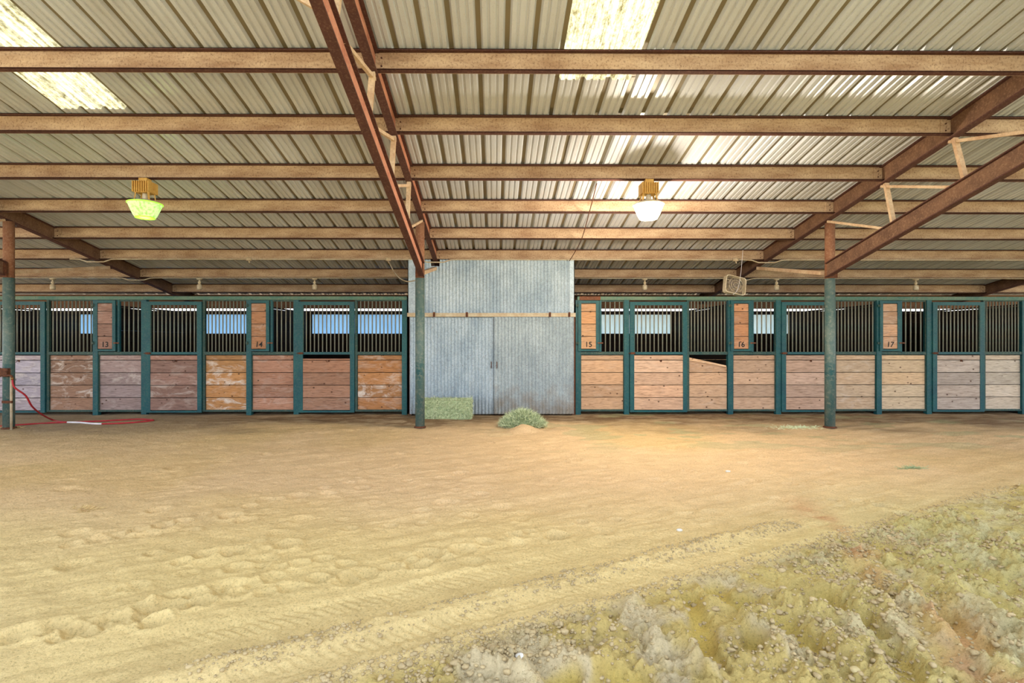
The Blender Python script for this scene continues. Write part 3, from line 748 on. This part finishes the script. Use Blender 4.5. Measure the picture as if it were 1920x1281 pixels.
def corr(x0, x1, z0, z1, y, pitch=.0667, amp=.012, zt=None, nseg=8):
    V = []; n = int((x1-x0)/pitch*nseg)
    for k in range(n+1):
        x = x0+(x1-x0)*k/n; yy = y+amp*math.cos(2*PI*(x-x0)/pitch)
        V += [(x, yy, z0), (x, yy, zt(x) if zt else z1)]
    return V, [(2*k, 2*k+2, 2*k+3, 2*k+1) for k in range(n)]
for j, (a, e, k) in enumerate(xp):
    q = MB(); V, Fc = corr(a, e, 1.605, 2.10, BY+.015, .09, .012); q.add(V, Fc, 0, smooth=True)
    tag(q.build('window_%d' % (j+5), 'blue_panel' if k == 'blue' else 'pale_panel'), kind='structure')

# ------------------------------------------------------------------ tin room
TYW = SY-.09
xL, xR = PX(765, TYW), PX(1077, TYW)
ztop = PZ(487, TYW); zr0, zr1 = PZ(594, TYW), PZ(588, TYW)
def ztf(x): return ztop-.13 if abs(x-TRX[1]) < .085 else ztop
b = MB(); V, Fc = corr(PX(790, TYW), xR-.03, zr1-.05, ztop, TYW, zt=ztf); b.add(V, Fc, 0, smooth=True)
w = b.build('wall_front', 'galv'); tag(w, kind='structure')
b = MB(); b.box((xR-.10, TYW-.02, zr1-.02), (xR, TYW-.008, ztop)); b.box((xR-.012, TYW-.02, zr1-.02), (xR, SY+.08, ztop), 0)
tag(b.build('corner_flashing', 'galv', loc=(xR, TYW, zr1)), 'flat galvanised corner strip at the right edge of the tin wall', 'flashing')
b = MB(); b.box((xL, TYW-.022, zr1-.01), (PX(791, TYW), TYW-.010, ztop)); b.box((xL, TYW-.022, zr1-.01), (xL+.012, SY+.08, ztop))
tag(b.build('corner_flashing', 'galv', loc=(xL, TYW, zr1)), 'wide flat galvanised corner strip behind the centre post', 'flashing')
# side walls of the room
for xx, nm in ((xL+.03, 'wall_left'), (xR-.03, 'wall_right')):
    b = MB(); b.box((xx-.012, SY+.1, -.05), (xx+.012, BY-.05, 2.5)); tag(b.build(nm, 'dark_wood'), kind='structure')
b = MB(); b.box((xL+.02, TYW+.02, -.05), (xL+.07, TYW+.08, zr1), 0); b.box((xR-.045, TYW+.02, -.05), (xR+.02, TYW+.08, zr1), 0)
tag(b.build('trim_1', 'rust'), kind='structure')
rl = MB(); rl.box((xL, TYW-.095, zr0-.005), (xR+.01, TYW-.025, zr1)); rl.box((xL, TYW-.10, zr1-.012), (xR+.01, TYW-.012, zr1+.006))
rail = tag(rl.build('door_track', 'conduit', loc=(xL, TYW, zr0)), 'dusty steel track above the corrugated tin doors', 'door track')
for u in (815, 876, 1030, 1066):
    q = MB(); x = PX(u, TYW); q.box((x-.02, TYW-.112, zr0-.01), (x+.02, TYW-.101, zr1+.02)); q.tube([(x, TYW-.13, zr1-.02), (x, TYW-.11, zr1-.02)], .012, 8); q.build('bracket', 'rust', rail)
def tin_door(u0, u1, y, mat, label):
    x0, x1 = PX(u0, y), PX(u1, y); zt = zr0-.008; zb = PZ(776.5, y)
    t = empty('sliding_door', (x0, y, zb), label, 'sliding door', 'corrugated doors of the tin room')
    q = MB(); V, Fc = corr(x0, x1, zb, zt, y); q.add(V, Fc, 0, smooth=True); q.build('corrugated_sheet', mat, t)
    q = MB(); q.box((x0, y+.013, zb), (x0+.05, y+.024, zt)); q.box((x1-.05, y+.013, zb), (x1, y+.024, zt)); q.box((x0, y+.013, (zb+zt)/2-.04), (x1, y+.024, (zb+zt)/2+.04)); q.build('frame', 'rust', t)
    q = MB(); rr = random.Random(int(u0))
    for zz in (zt-.06, (zb+zt)/2, zb+.08):
        k = x0+.04
        while k < x1-.02:
            q.tube([(k, y-.017, zz), (k, y-.008, zz)], .006, 6); k += .2
    q.build('screws', 'rust', t)
    q = MB(); xx = x0+.06 if u0 > 900 else x1-.06; q.tube([(xx, y-.012, 1.0), (xx, y-.04, 1.0), (xx, y-.04, .88), (xx, y-.012, .88)], .007, 8); q.build('handle', 'rust', t)
tin_door(768, 927, TYW-.028, 'galv', 'left corrugated galvanised door, behind the hay bale')
tin_door(926, 1076, TYW-.078, 'galv_dirty', 'right corrugated galvanised door with mud-stained dented foot')

# ------------------------------------------------------------------ high bay lamps
def high_bay(u, lens, bowl, label, y=6.98, S=1.0, rz=0.0):
    zt = roof(7.04)-.215; x = PX(u, y)
    t = empty('high_bay_lamp', (x, y, zt), label, 'ceiling lamp', 'high bay lamps hanging from the third purlin')
    T = Matrix.Rotation(rz, 4, 'Z')
    q = MB(); q.box((x-.055, y-.05, zt-.055), (x+.055, y+.05, zt+.0)); q.build('mounting_box', 'cream', t)
    q = MB(); q.box((x-.10, y-.075, zt-.20), (x+.10, y+.075, zt-.055))
    for k in range(8):
        xx = x-.105+k*.030; q.box((xx-.005, y-.10, zt-.195), (xx+.005, y+.10, zt-.05))
    q.build('ballast', 'cream', t)
    for (sx, sy) in ((-1, -1), (1, -1), (-1, 1), (1, 1)):
        q = MB(); q.bar((x+sx*.085, y+sy*.06, zt-.19), (x+sx*.10, y+sy*.07, zt-.31), .022, .012); q.build('arm', 'cream', t)
    q = MB(); q.lathe([(0, -.20), (.03, -.20), (.034, -.25), (.026, -.30), (0, -.30)], (x, y, zt), 14); q.build('socket', 'white_metal', t)
    q = MB(); q.lathe([(.03, -.285), (.12, -.295), (.18, -.318), (.205, -.335)], (x, y, zt), 32); q.build('hood', 'white_metal', t)
    q = MB(); q.lathe([(.205, -.330), (.212, -.334), (.212, -.343), (.203, -.346)], (x, y, zt), 32); q.build('rim', lens if 'green' in lens else 'white_metal', t)
    q = MB(); q.lathe([(.202, -.346), (.172, -.42), (.14, -.495), (.122, -.522)], (x, y, zt), 32); q.build('lamp_bowl', bowl, t)
    q = MB(); q.lathe([(.122, -.522), (.118, -.532), (.0, -.536)], (x, y, zt), 32); q.build('lens', lens, t)
    return x, y, zt-.60
lx1 = high_bay(272, 'lens_green', 'lens_greenwhite', 'high bay ceiling lamp glowing green over the left stalls')
lx2 = high_bay(1216, 'lens_warm', 'lens_warm', 'high bay ceiling lamp glowing warm white, right of the centre')

# ------------------------------------------------------------------ jar lights, conduits
LY = 11.24
def jar_light(u, label):
    x = PX(u, LY); zt = roof(11.31)-.215
    t = empty('jar_light', (x, LY, zt), label, 'lamp', 'small jar lights on the rear conduit')
    q = MB(); q.lathe([(0, 0), (.055, -.0), (.06, -.02), (.045, -.04), (.02, -.045), (0, -.045)], (x, LY, zt), 16); q.build('junction_box', 'conduit', t)
    q = MB(); q.lathe([(.018, -.04), (.016, -.07), (.03, -.085), (.034, -.105), (.02, -.125), (.014, -.14)], (x, LY, zt), 14); q.build('socket', 'jar', t)
    q = MB(); q.lathe([(.0, -.135), (.03, -.135), (.05, -.15), (.052, -.235), (.04, -.255), (0, -.258)], (x, LY, zt), 16); q.build('jar', 'jar', t)
for u, l in ((99, 'small unlit jar light nearest the left edge'), (374, 'small unlit jar light above stall 13 sliding door'), (590, 'small unlit jar light above stall 14 door'),
             (1209, 'small unlit jar light above stall 15 door'), (1456, 'small unlit jar light right of the box fan'), (1717, 'small unlit jar light above hatch 17')):
    jar_light(u, l)
def wire(name, pts, r, mat, label, cat, parent=None):
    q = MB(); q.tube(pts, r, 8); o = q.build(name, mat, parent)
    if label: tag(o, label, cat)
    return o
def smooth_pts(pts, k=6):
    pts = [Vector(p) for p in pts]; out = []
    for i_ in range(len(pts)-1):
        p0 = pts[max(i_-1, 0)]; p1 = pts[i_]; p2 = pts[i_+1]; p3 = pts[min(i_+2, len(pts)-1)]
        for j in range(k):
            t = j/k; out.append(.5*((2*p1)+(-p0+p2)*t+(2*p0-5*p1+4*p2-p3)*t*t+(-p0+3*p1-3*p2+p3)*t**3))
    out.append(pts[-1]); return out
CYY = 10.06; zc = roof(SY)-.21-.012
def dip(x, zb, zl):
    return [(x-.30, CYY, zb), (x-.17, CYY-.0, zl), (x+.17, CYY, zl), (x+.30, CYY, zb)]
def conduit(y, z, x0, x1, ztr, label, r=.011):
    pts = [Vector((x0, y, z))]
    for tx in TRX:
        if x0+.4 < tx < x1-.4:
            for dx, zz in ((-.42, z), (-.30, z-.005), (-.16, ztr), (.16, ztr), (.30, z-.005), (.42, z)): pts.append(Vector((tx+dx, y, zz)))
    pts.append(Vector((x1, y, z)))
    out = []
    for i_ in range(len(pts)-1): out += [pts[i_].lerp(pts[i_+1], j/3) for j in range(3)]
    out.append(pts[-1])
    return wire('conduit', out, r, 'conduit', label, 'conduit')
conduit(10.06, roof(10.06)-.232, -8.3, 13.5, roof(10.06)-.285, 'long pale conduit running above the tin wall under the sixth purlin', .012)
conduit(11.20, roof(11.20)-.238, -13.0, -1.9, roof(11.2)-.285, 'rear pale conduit over the left stalls linking jar lights', .010)
conduit(11.20, roof(11.20)-.238, 1.75, 13.5, roof(11.2)-.285, 'rear pale conduit over the right stalls linking jar lights', .010)
def jbox(u, label):
    y = 10.05; x = PX(u, y); z = roof(10.06)-.232
    q = MB(); q.lathe([(0, .03), (.05, .03), (.055, .0), (.05, -.03), (0, -.035)], (x, y-.01, z), 14); q.tube([(x, y-.01, z-.03), (x+.015, y-.01, z-.075)], .012, 8)
    tag(q.build('junction_box', 'conduit', loc=(x, y, z)), label, 'junction box')
jbox(467, 'round junction box on the front conduit above number 14'); jbox(728, 'round junction box where the looped cable leaves the conduit'); jbox(1379, 'round junction box on the conduit above the box fan')
wire('cable', smooth_pts([P(729, 491, 10.0), P(738, 508, 9.6), P(750, 522, 9.2), P(764, 528, 8.8), P(778, 526, 8.36)]), .009, 'conduit', 'drooping cable looping from the conduit to the centre post', 'cable')
wire('cable', smooth_pts([P(1119, 344, 6.95), P(1104, 402, 7.96), P(1089, 452, 9.0), P(1068, 489, 9.98)]), .007, 'rust', 'dark cable crossing the purlins above the tin wall', 'cable')

# ------------------------------------------------------------------ box fan
def box_fan():
    y = SY+.04; zb = PZ(556.3, SY)+.004; S = .44; D = .10
    cx = PX(1378, y)
    t = empty('box_fan', (cx, y, zb), 'dusty white box fan leaning on the teal top rail', 'fan')
    R = Matrix.Rotation(.20, 4, 'Y') @ Matrix.Rotation(.12, 4, 'Z') @ Matrix.Rotation(-.2, 4, 'X')
    O = Vector((cx, y+.02, zb+.225))
    def tr(mb, off=0):
        for k in range(off, len(mb.v)): mb.v[k] = tuple(O+(R @ Vector(mb.v[k])))
    h, r = .185, .06; w = .22
    ring = []
    for (sx, sz, a0) in ((1, 1, 0), (-1, 1, 90), (-1, -1, 180), (1, -1, 270)):
        for j in range(6):
            a = math.radians(a0+j*18); ring.append((sx*(w-r)+r*math.cos(a), sz*(h-r)+r*math.sin(a)))
    n = len(ring); q = MB(); V = []
    for (yy, s) in ((-D/2, .93), (-D/2, 1), (D/2, 1), (D/2, .93)): V += [(a*s, yy, c_*s) for a, c_ in ring]
    q.add(V, [(i_*n+k, i_*n+(k+1) % n, ((i_+1) % 4)*n+(k+1) % n, ((i_+1) % 4)*n+k) for i_ in range(4) for k in range(n)]); tr(q); q.build('housing', 'fan_plastic', t)
    q = MB()
    for k in range(-9, 10):
        x = k*.021; q.tube([(x, -D/2+.004, -h*.92), (x, -D/2+.004, h*.92)], .0022, 5)
    for rr in (.05, .10, .15): q.tube([(rr*math.cos(a), -D/2, rr*math.sin(a)) for a in [j*PI/12 for j in range(25)]], .003, 5)
    tr(q); q.build('grille', 'fan_plastic', t)
    q = MB(); q.tube([(0, -.03, 0), (0, .03, 0)], .04, 14)
    for k in range(5):
        a = k*2*PI/5; 
        V = []
        for rr, wd in ((.03, .25), (.10, .42), (.16, .38)):
            V += [(rr*math.cos(a-wd), -.02, rr*math.sin(a-wd)), (rr*math.cos(a+wd), .02, rr*math.sin(a+wd)), (rr*math.cos(a+wd), .026, rr*math.sin(a+wd)), (rr*math.cos(a-wd), -.014, rr*math.sin(a-wd))]
        q.add(V, [(i_*4+k2, i_*4+(k2+1) % 4, (i_+1)*4+(k2+1) % 4, (i_+1)*4+k2) for i_ in range(2) for k2 in range(4)]+[(8, 9, 10, 11)])
    tr(q); q.build('fan_blade', 'fan_dark', t)
    q = MB(); q.tube(smooth_pts([P(1393, 468, 10.0), P(1391, 492, 10.02), P(1388, 520, 10.04), P(1383, 543, 10.06), P(1374, 553, 10.07)]), .004, 6); q.build('power_cord', 'white_hose', t)
box_fan()

# ------------------------------------------------------------------ hose tap and hose
def tap():
    y = 8.27; x = PXL; zt = PZ(699, 8.17)
    t = empty('water_tap', (x+.03, y-.1, 0), 'rusty tap with riser pipe strapped to the left post', 'tap')
    q = MB(); q.box((x-.075, y-.125, zt-.06), (x+.10, y-.078, zt+.075)); q.box((x-.09, y-.13, zt-.07), (x-.06, y-.07, zt+.08)); q.build('mounting_box', 'rust', t)
    q = MB(); q.tube([(x+.115, y-.08, -.02), (x+.115, y-.08, zt-.05)], .017, 12); q.build('riser_pipe', 'conduit', t)
    q = MB(); q.tube(smooth_pts([(x+.05, y-.13, zt-.04), (x+.12, y-.14, zt-.035), (x+.17, y-.14, zt-.045), (x+.185, y-.14, zt-.075)]), .015, 10); q.tube([(x+.10, y-.14, zt-.03), (x+.10, y-.14, zt+.02)], .009, 8); q.build('spigot', 'rust', t)
    q = MB(); q.lathe([(.0, 0), (.03, 0), (.034, .008), (.03, .016), (0, .016)], (x+.10, y-.14, zt+.02), 10); q.build('tap_handle', 'rust', t)
    q = MB(); q.box((x-.02, y-.10, .42), (x+.135, y-.075, .46)); q.build('pipe_strap', 'rust', t)
    return Vector((x+.187, y-.14, zt-.08))
hs = tap()
def gp(u, v, lift=.012):
    y = F*EYE/(v-CY)*.985; x = PX(u, y); return Vector((x, y, hz(x, y)+lift))
hp_ = [hs, hs+Vector((.03, 0, -.14)), P(48, 742, 8.25), P(60, 762, 8.4), P(78, 777, 8.7), gp(100, 786), gp(122, 790.5), gp(150, 790.5), gp(180, 793), gp(215, 792.5), gp(255, 790.5), gp(288, 786.5), gp(262, 784.5), gp(228, 786), gp(180, 788.5), gp(120, 791), gp(60, 793), gp(0, 796.5), gp(-60, 799)]
q = MB(); q.tube(smooth_pts(hp_, 6), .0135, 10); hose = tag(q.build('garden_hose', 'red_hose', loc=hs), 'long red garden hose trailing from the tap along the ground', 'hose')
q = MB(); sp_ = smooth_pts(hp_, 6); q.tube(sp_[37:51], .0155, 10); tag(q.build('bleached_length', 'white_hose', hose), 'white bleached length of the hose')
q = MB(); q.lathe([(.0, -.03), (.018, -.03), (.02, -.005), (.02, .012), (0, .012)], tuple(hs), 12); q.build('coupling', 'brass', hose)

# ------------------------------------------------------------------ hay
def blades(n, fn, ln, wd, seed):
    r = np.random.default_rng(seed); V = []; Fc = []; k = 0
    for _ in range(n):
        p, d = fn(r); d = d/np.linalg.norm(d); L_ = ln*r.uniform(.5, 1.4); w_ = wd*r.uniform(.6, 1.4)
        sd = np.cross(d, r.normal(size=3)); sd /= np.linalg.norm(sd); bend = r.normal(size=3)*.25*L_
        a, m_, e = p, p+d*L_*.5+bend*.5, p+d*L_
        V += [a-sd*w_, a+sd*w_, m_-sd*w_, m_+sd*w_, e]
        Fc += [(k, k+1, k+3, k+2), (k+2, k+3, k+4, k+4)]; k += 5
    return V, Fc
def blade_add(q, V, Fc, mi=0):
    n0 = q.n; q.v += [tuple(p) for p in V]; q.c += [(1, 1, 1, 0)]*len(V); q.n += len(V)
    for f in Fc:
        f = tuple(dict.fromkeys(f)); q.f.append(tuple(i_+n0 for i_ in f)); q.m.append(mi); q.sm.append(False)
bx0, bx1 = PX(787, 9.3), PX(882, 9.3); by0, by1 = 9.30, 9.74; bz0 = hz(-1.0, 9.4)-.01; bz1 = PZ(751.5, 9.3)
q = MB()
n1, n2, n3 = 24, 10, 10
def face(o_, du, dv, nu, nv, nrm):
    V = []; 
    for j in range(nv+1):
        for i_ in range(nu+1):
            p = np.array(o_)+np.array(du)*i_/nu+np.array(dv)*j/nv
            edge = (i_ in (0, nu)) or (j in (0, nv))
            V.append(p+np.array(nrm)*(0 if edge else random.uniform(-.006, .014)))
    Fc = [(j*(nu+1)+i_, j*(nu+1)+i_+1, (j+1)*(nu+1)+i_+1, (j+1)*(nu+1)+i_) for j in range(nv) for i_ in range(nu)]
    q.add(V, Fc)
W_, Dp, Hh = bx1-bx0, by1-by0, bz1-bz0
face((bx0, by0, bz0), (W_, 0, 0), (0, 0, Hh), 30, 12, (0, -1, 0)); face((bx1, by0, bz0), (0, Dp, 0), (0, 0, Hh), 12, 12, (1, 0, 0))
face((bx0, by1, bz0), (0, -Dp, 0), (0, 0, Hh), 12, 12, (-1, 0, 0)); face((bx1, by1, bz0), (-W_, 0, 0), (0, 0, Hh), 30, 12, (0, 1, 0)); face((bx0, by0, bz1), (W_, 0, 0), (0, Dp, 0), 30, 12, (0, 0, 1))
def fn_bale(r):
    s = r.integers(0, 4); a, b_ = r.random(), r.random()
    if s <= 1: return np.array([bx0+W_*a, by0, bz0+Hh*b_]), np.array([r.normal()*.7, -.22, r.normal()*.9])
    if s == 2: return np.array([bx1, by0+Dp*a, bz0+Hh*b_]), np.array([.22, r.normal()*.7, r.normal()])
    return np.array([bx0+W_*a, by0+Dp*b_, bz1]), np.array([r.normal(), r.normal()*.7, .25])
V, Fc = blades(3400, fn_bale, .07, .0028, 5); blade_add(q, V[:len(V)//2//5*5], Fc[:len(V)//2//5*2], 0)
h_ = len(V)//2//5*5
V2 = V[h_:]; Fc2 = [tuple(i_-h_ for i_ in f) for f in Fc[h_//5*2:]]; blade_add(q, V2, Fc2, 1)
bale = tag(q.build('hay_bale', ['hay', 'hay_pale'], loc=(bx0, by0, bz0)), 'green rectangular hay bale on the ground against the left tin door', 'hay bale')
for xx in (.28, .72):
    q = MB(); x = bx0+W_*xx; q.tube([(x, by0-.008, bz0), (x, by0-.008, bz1+.006), (x, by1+.008, bz1+.006), (x, by1+.008, bz0)], .003, 5); q.build('twine', 'hay_pale', bale)
px_, py_ = PX(980, 8.35), 8.38
q = MB()
mv = []; nn, mm = 28, 9
for j in range(mm+1):
    rr = j/mm
    for k in range(nn):
        a = 2*PI*k/nn; R_ = rr*(1+.12*math.sin(3*a)+.08*math.sin(7*a))
        x = px_+.30*R_*math.cos(a); y = py_+.20*R_*math.sin(a); mv.append((x, y, hz(x, y)+.20*(1-rr**2)**1.2+random.uniform(-.008, .01)-.012))
q.add(mv, [(j*nn+k, j*nn+(k+1) % nn, (j+1)*nn+(k+1) % nn, (j+1)*nn+k) for j in range(mm) for k in range(nn)])
def fn_pile(r):
    a = r.uniform(0, 2*PI); rr = r.random()**.6
    x = px_+.33*rr*math.cos(a); y = py_+.22*rr*math.sin(a)
    return np.array([x, y, .03+.19*(1-rr**2)**1.2]), np.array([math.cos(a)*rr+r.normal()*.6, math.sin(a)*rr+r.normal()*.5, .35+r.normal()*.45])
V, Fc = blades(2200, fn_pile, .11, .0038, 9); blade_add(q, V, Fc, 0)
V, Fc = blades(1800, fn_pile, .11, .0038, 10); blade_add(q, V, Fc, 1)
tag(q.build('hay_pile', ['hay', 'hay_pale'], loc=(px_, py_, 0)), 'loose heap of pale green hay on the ground before the tin doors', 'hay pile')
def tuft(u, v, w, d, n, label, seed, mat='hay'):
    y = F*EYE/(v-CY); x = PX(u, y); 
    def fn(r):
        a, b_ = x+r.normal()*w/2, y+r.normal()*d/2
        return np.array([a, b_, hz(a, b_)+.004]), np.array([r.normal(), r.normal()*.6, .12+.1*r.random()])
    q = MB(); V, Fc = blades(n, fn, .06, .0025, seed); blade_add(q, V, Fc); tag(q.build('hay_tuft', mat, loc=(x, y, hz(x, y))), label, 'hay tuft')
tuft(1495, 803, .35, .16, 420, 'thin pale green scatter of hay left of the right post', 3, 'hay_pale')
tuft(1711, 881, .12, .04, 160, 'small bright green wisp of hay lying alone far right', 4)
tuft(16, 802, .16, .10, 240, 'brown hay wisp gathered around the foot of the left post', 5, 'straw')
tuft(165, 955, .10, .04, 60, 'dark straw wisp on the sand at the left', 6, 'straw')
# straw litter
def fn_lit(r):
    while True:
        y = r.uniform(7.6, 10.05) if r.random() < .8 else r.uniform(3, 7.6); x = r.uniform(-10.3, 10.3)
        if abs(x) < y*1.04: break
    return np.array([x, y, 0.0]), np.array([r.normal(), r.normal()*.7, .05])
V, Fc = blades(5200, fn_lit, .05, .0016, 21)
A = np.array(V); zz = height(A[:, 0].copy(), A[:, 1].copy()); A[:, 2] = np.maximum(A[:, 2], 0)*.3+zz+.004
q = MB(); blade_add(q, list(A), Fc); tag(q.build('straw_litter', 'straw'), 'short straw stems littered over the ground before the stalls', 'straw', kind='stuff')

# ------------------------------------------------------------------ light
w = bpy.data.worlds.new('World'); sc.world = w; w.use_nodes = True
N, L = w.node_tree.nodes, w.node_tree.links
bg = N['Background']; tc = N.new('ShaderNodeTexCoord'); sp = N.new('ShaderNodeSeparateXYZ'); L.new(tc.outputs['Generated'], sp.inputs[0])
r = N.new('ShaderNodeValToRGB'); L.new(sp.outputs['Z'], r.inputs['Fac'])
r.color_ramp.elements[0].position = 0; r.color_ramp.elements[0].color = (.92, .95, 1.0, 1)
r.color_ramp.elements[1].position = .7; r.color_ramp.elements[1].color = (.66, .80, 1.0, 1)
L.new(r.outputs['Color'], bg.inputs['Color']); bg.inputs['Strength'].default_value = 2.2
def light(name, kind, loc, energy, color, rot=(0, 0, 0), **kw):
    d = bpy.data.lights.new(name, kind); d.energy = energy; d.color = color
    for k, v in kw.items(): setattr(d, k, v)
    o = bpy.data.objects.new(name, d); COL.objects.link(o); o.location = loc; o.rotation_euler = rot
    return o
el, az = math.radians(60), math.radians(12)
sd = Vector((math.sin(az)*math.cos(el), math.cos(az)*math.cos(el), math.sin(el)))
s = light('sun', 'SUN', (0, 20, 20), 9.0, (1, .95, .86), angle=.01); s.rotation_euler = sd.to_track_quat('Z', 'Y').to_euler()
light('lamp_light', 'POINT', lx2, 230, (1, .86, .66), shadow_soft_size=.15)
light('lamp_light', 'POINT', lx1, 7, (.7, 1.0, .3), shadow_soft_size=.15)

# ------------------------------------------------------------------ camera
cam = bpy.data.cameras.new('camera'); co = bpy.data.objects.new('camera', cam); COL.objects.link(co)
cam.sensor_fit = 'HORIZONTAL'; cam.sensor_width = 36; cam.lens = 36*F/1920
cam.shift_x = (960-CX)/1920; cam.shift_y = 0
co.location = (0, 0, EYE); co.rotation_euler = (PI/2, 0, -YAW); cam.clip_start = .05; cam.clip_end = 300
sc.camera = co
sc.view_settings.view_transform = 'Standard'; sc.view_settings.look = 'None'; sc.view_settings.gamma = 1.0; sc.view_settings.use_curve_mapping = False
sc.view_settings.exposure = 0.66
sc.cycles.max_bounces = 10; sc.cycles.diffuse_bounces = 6
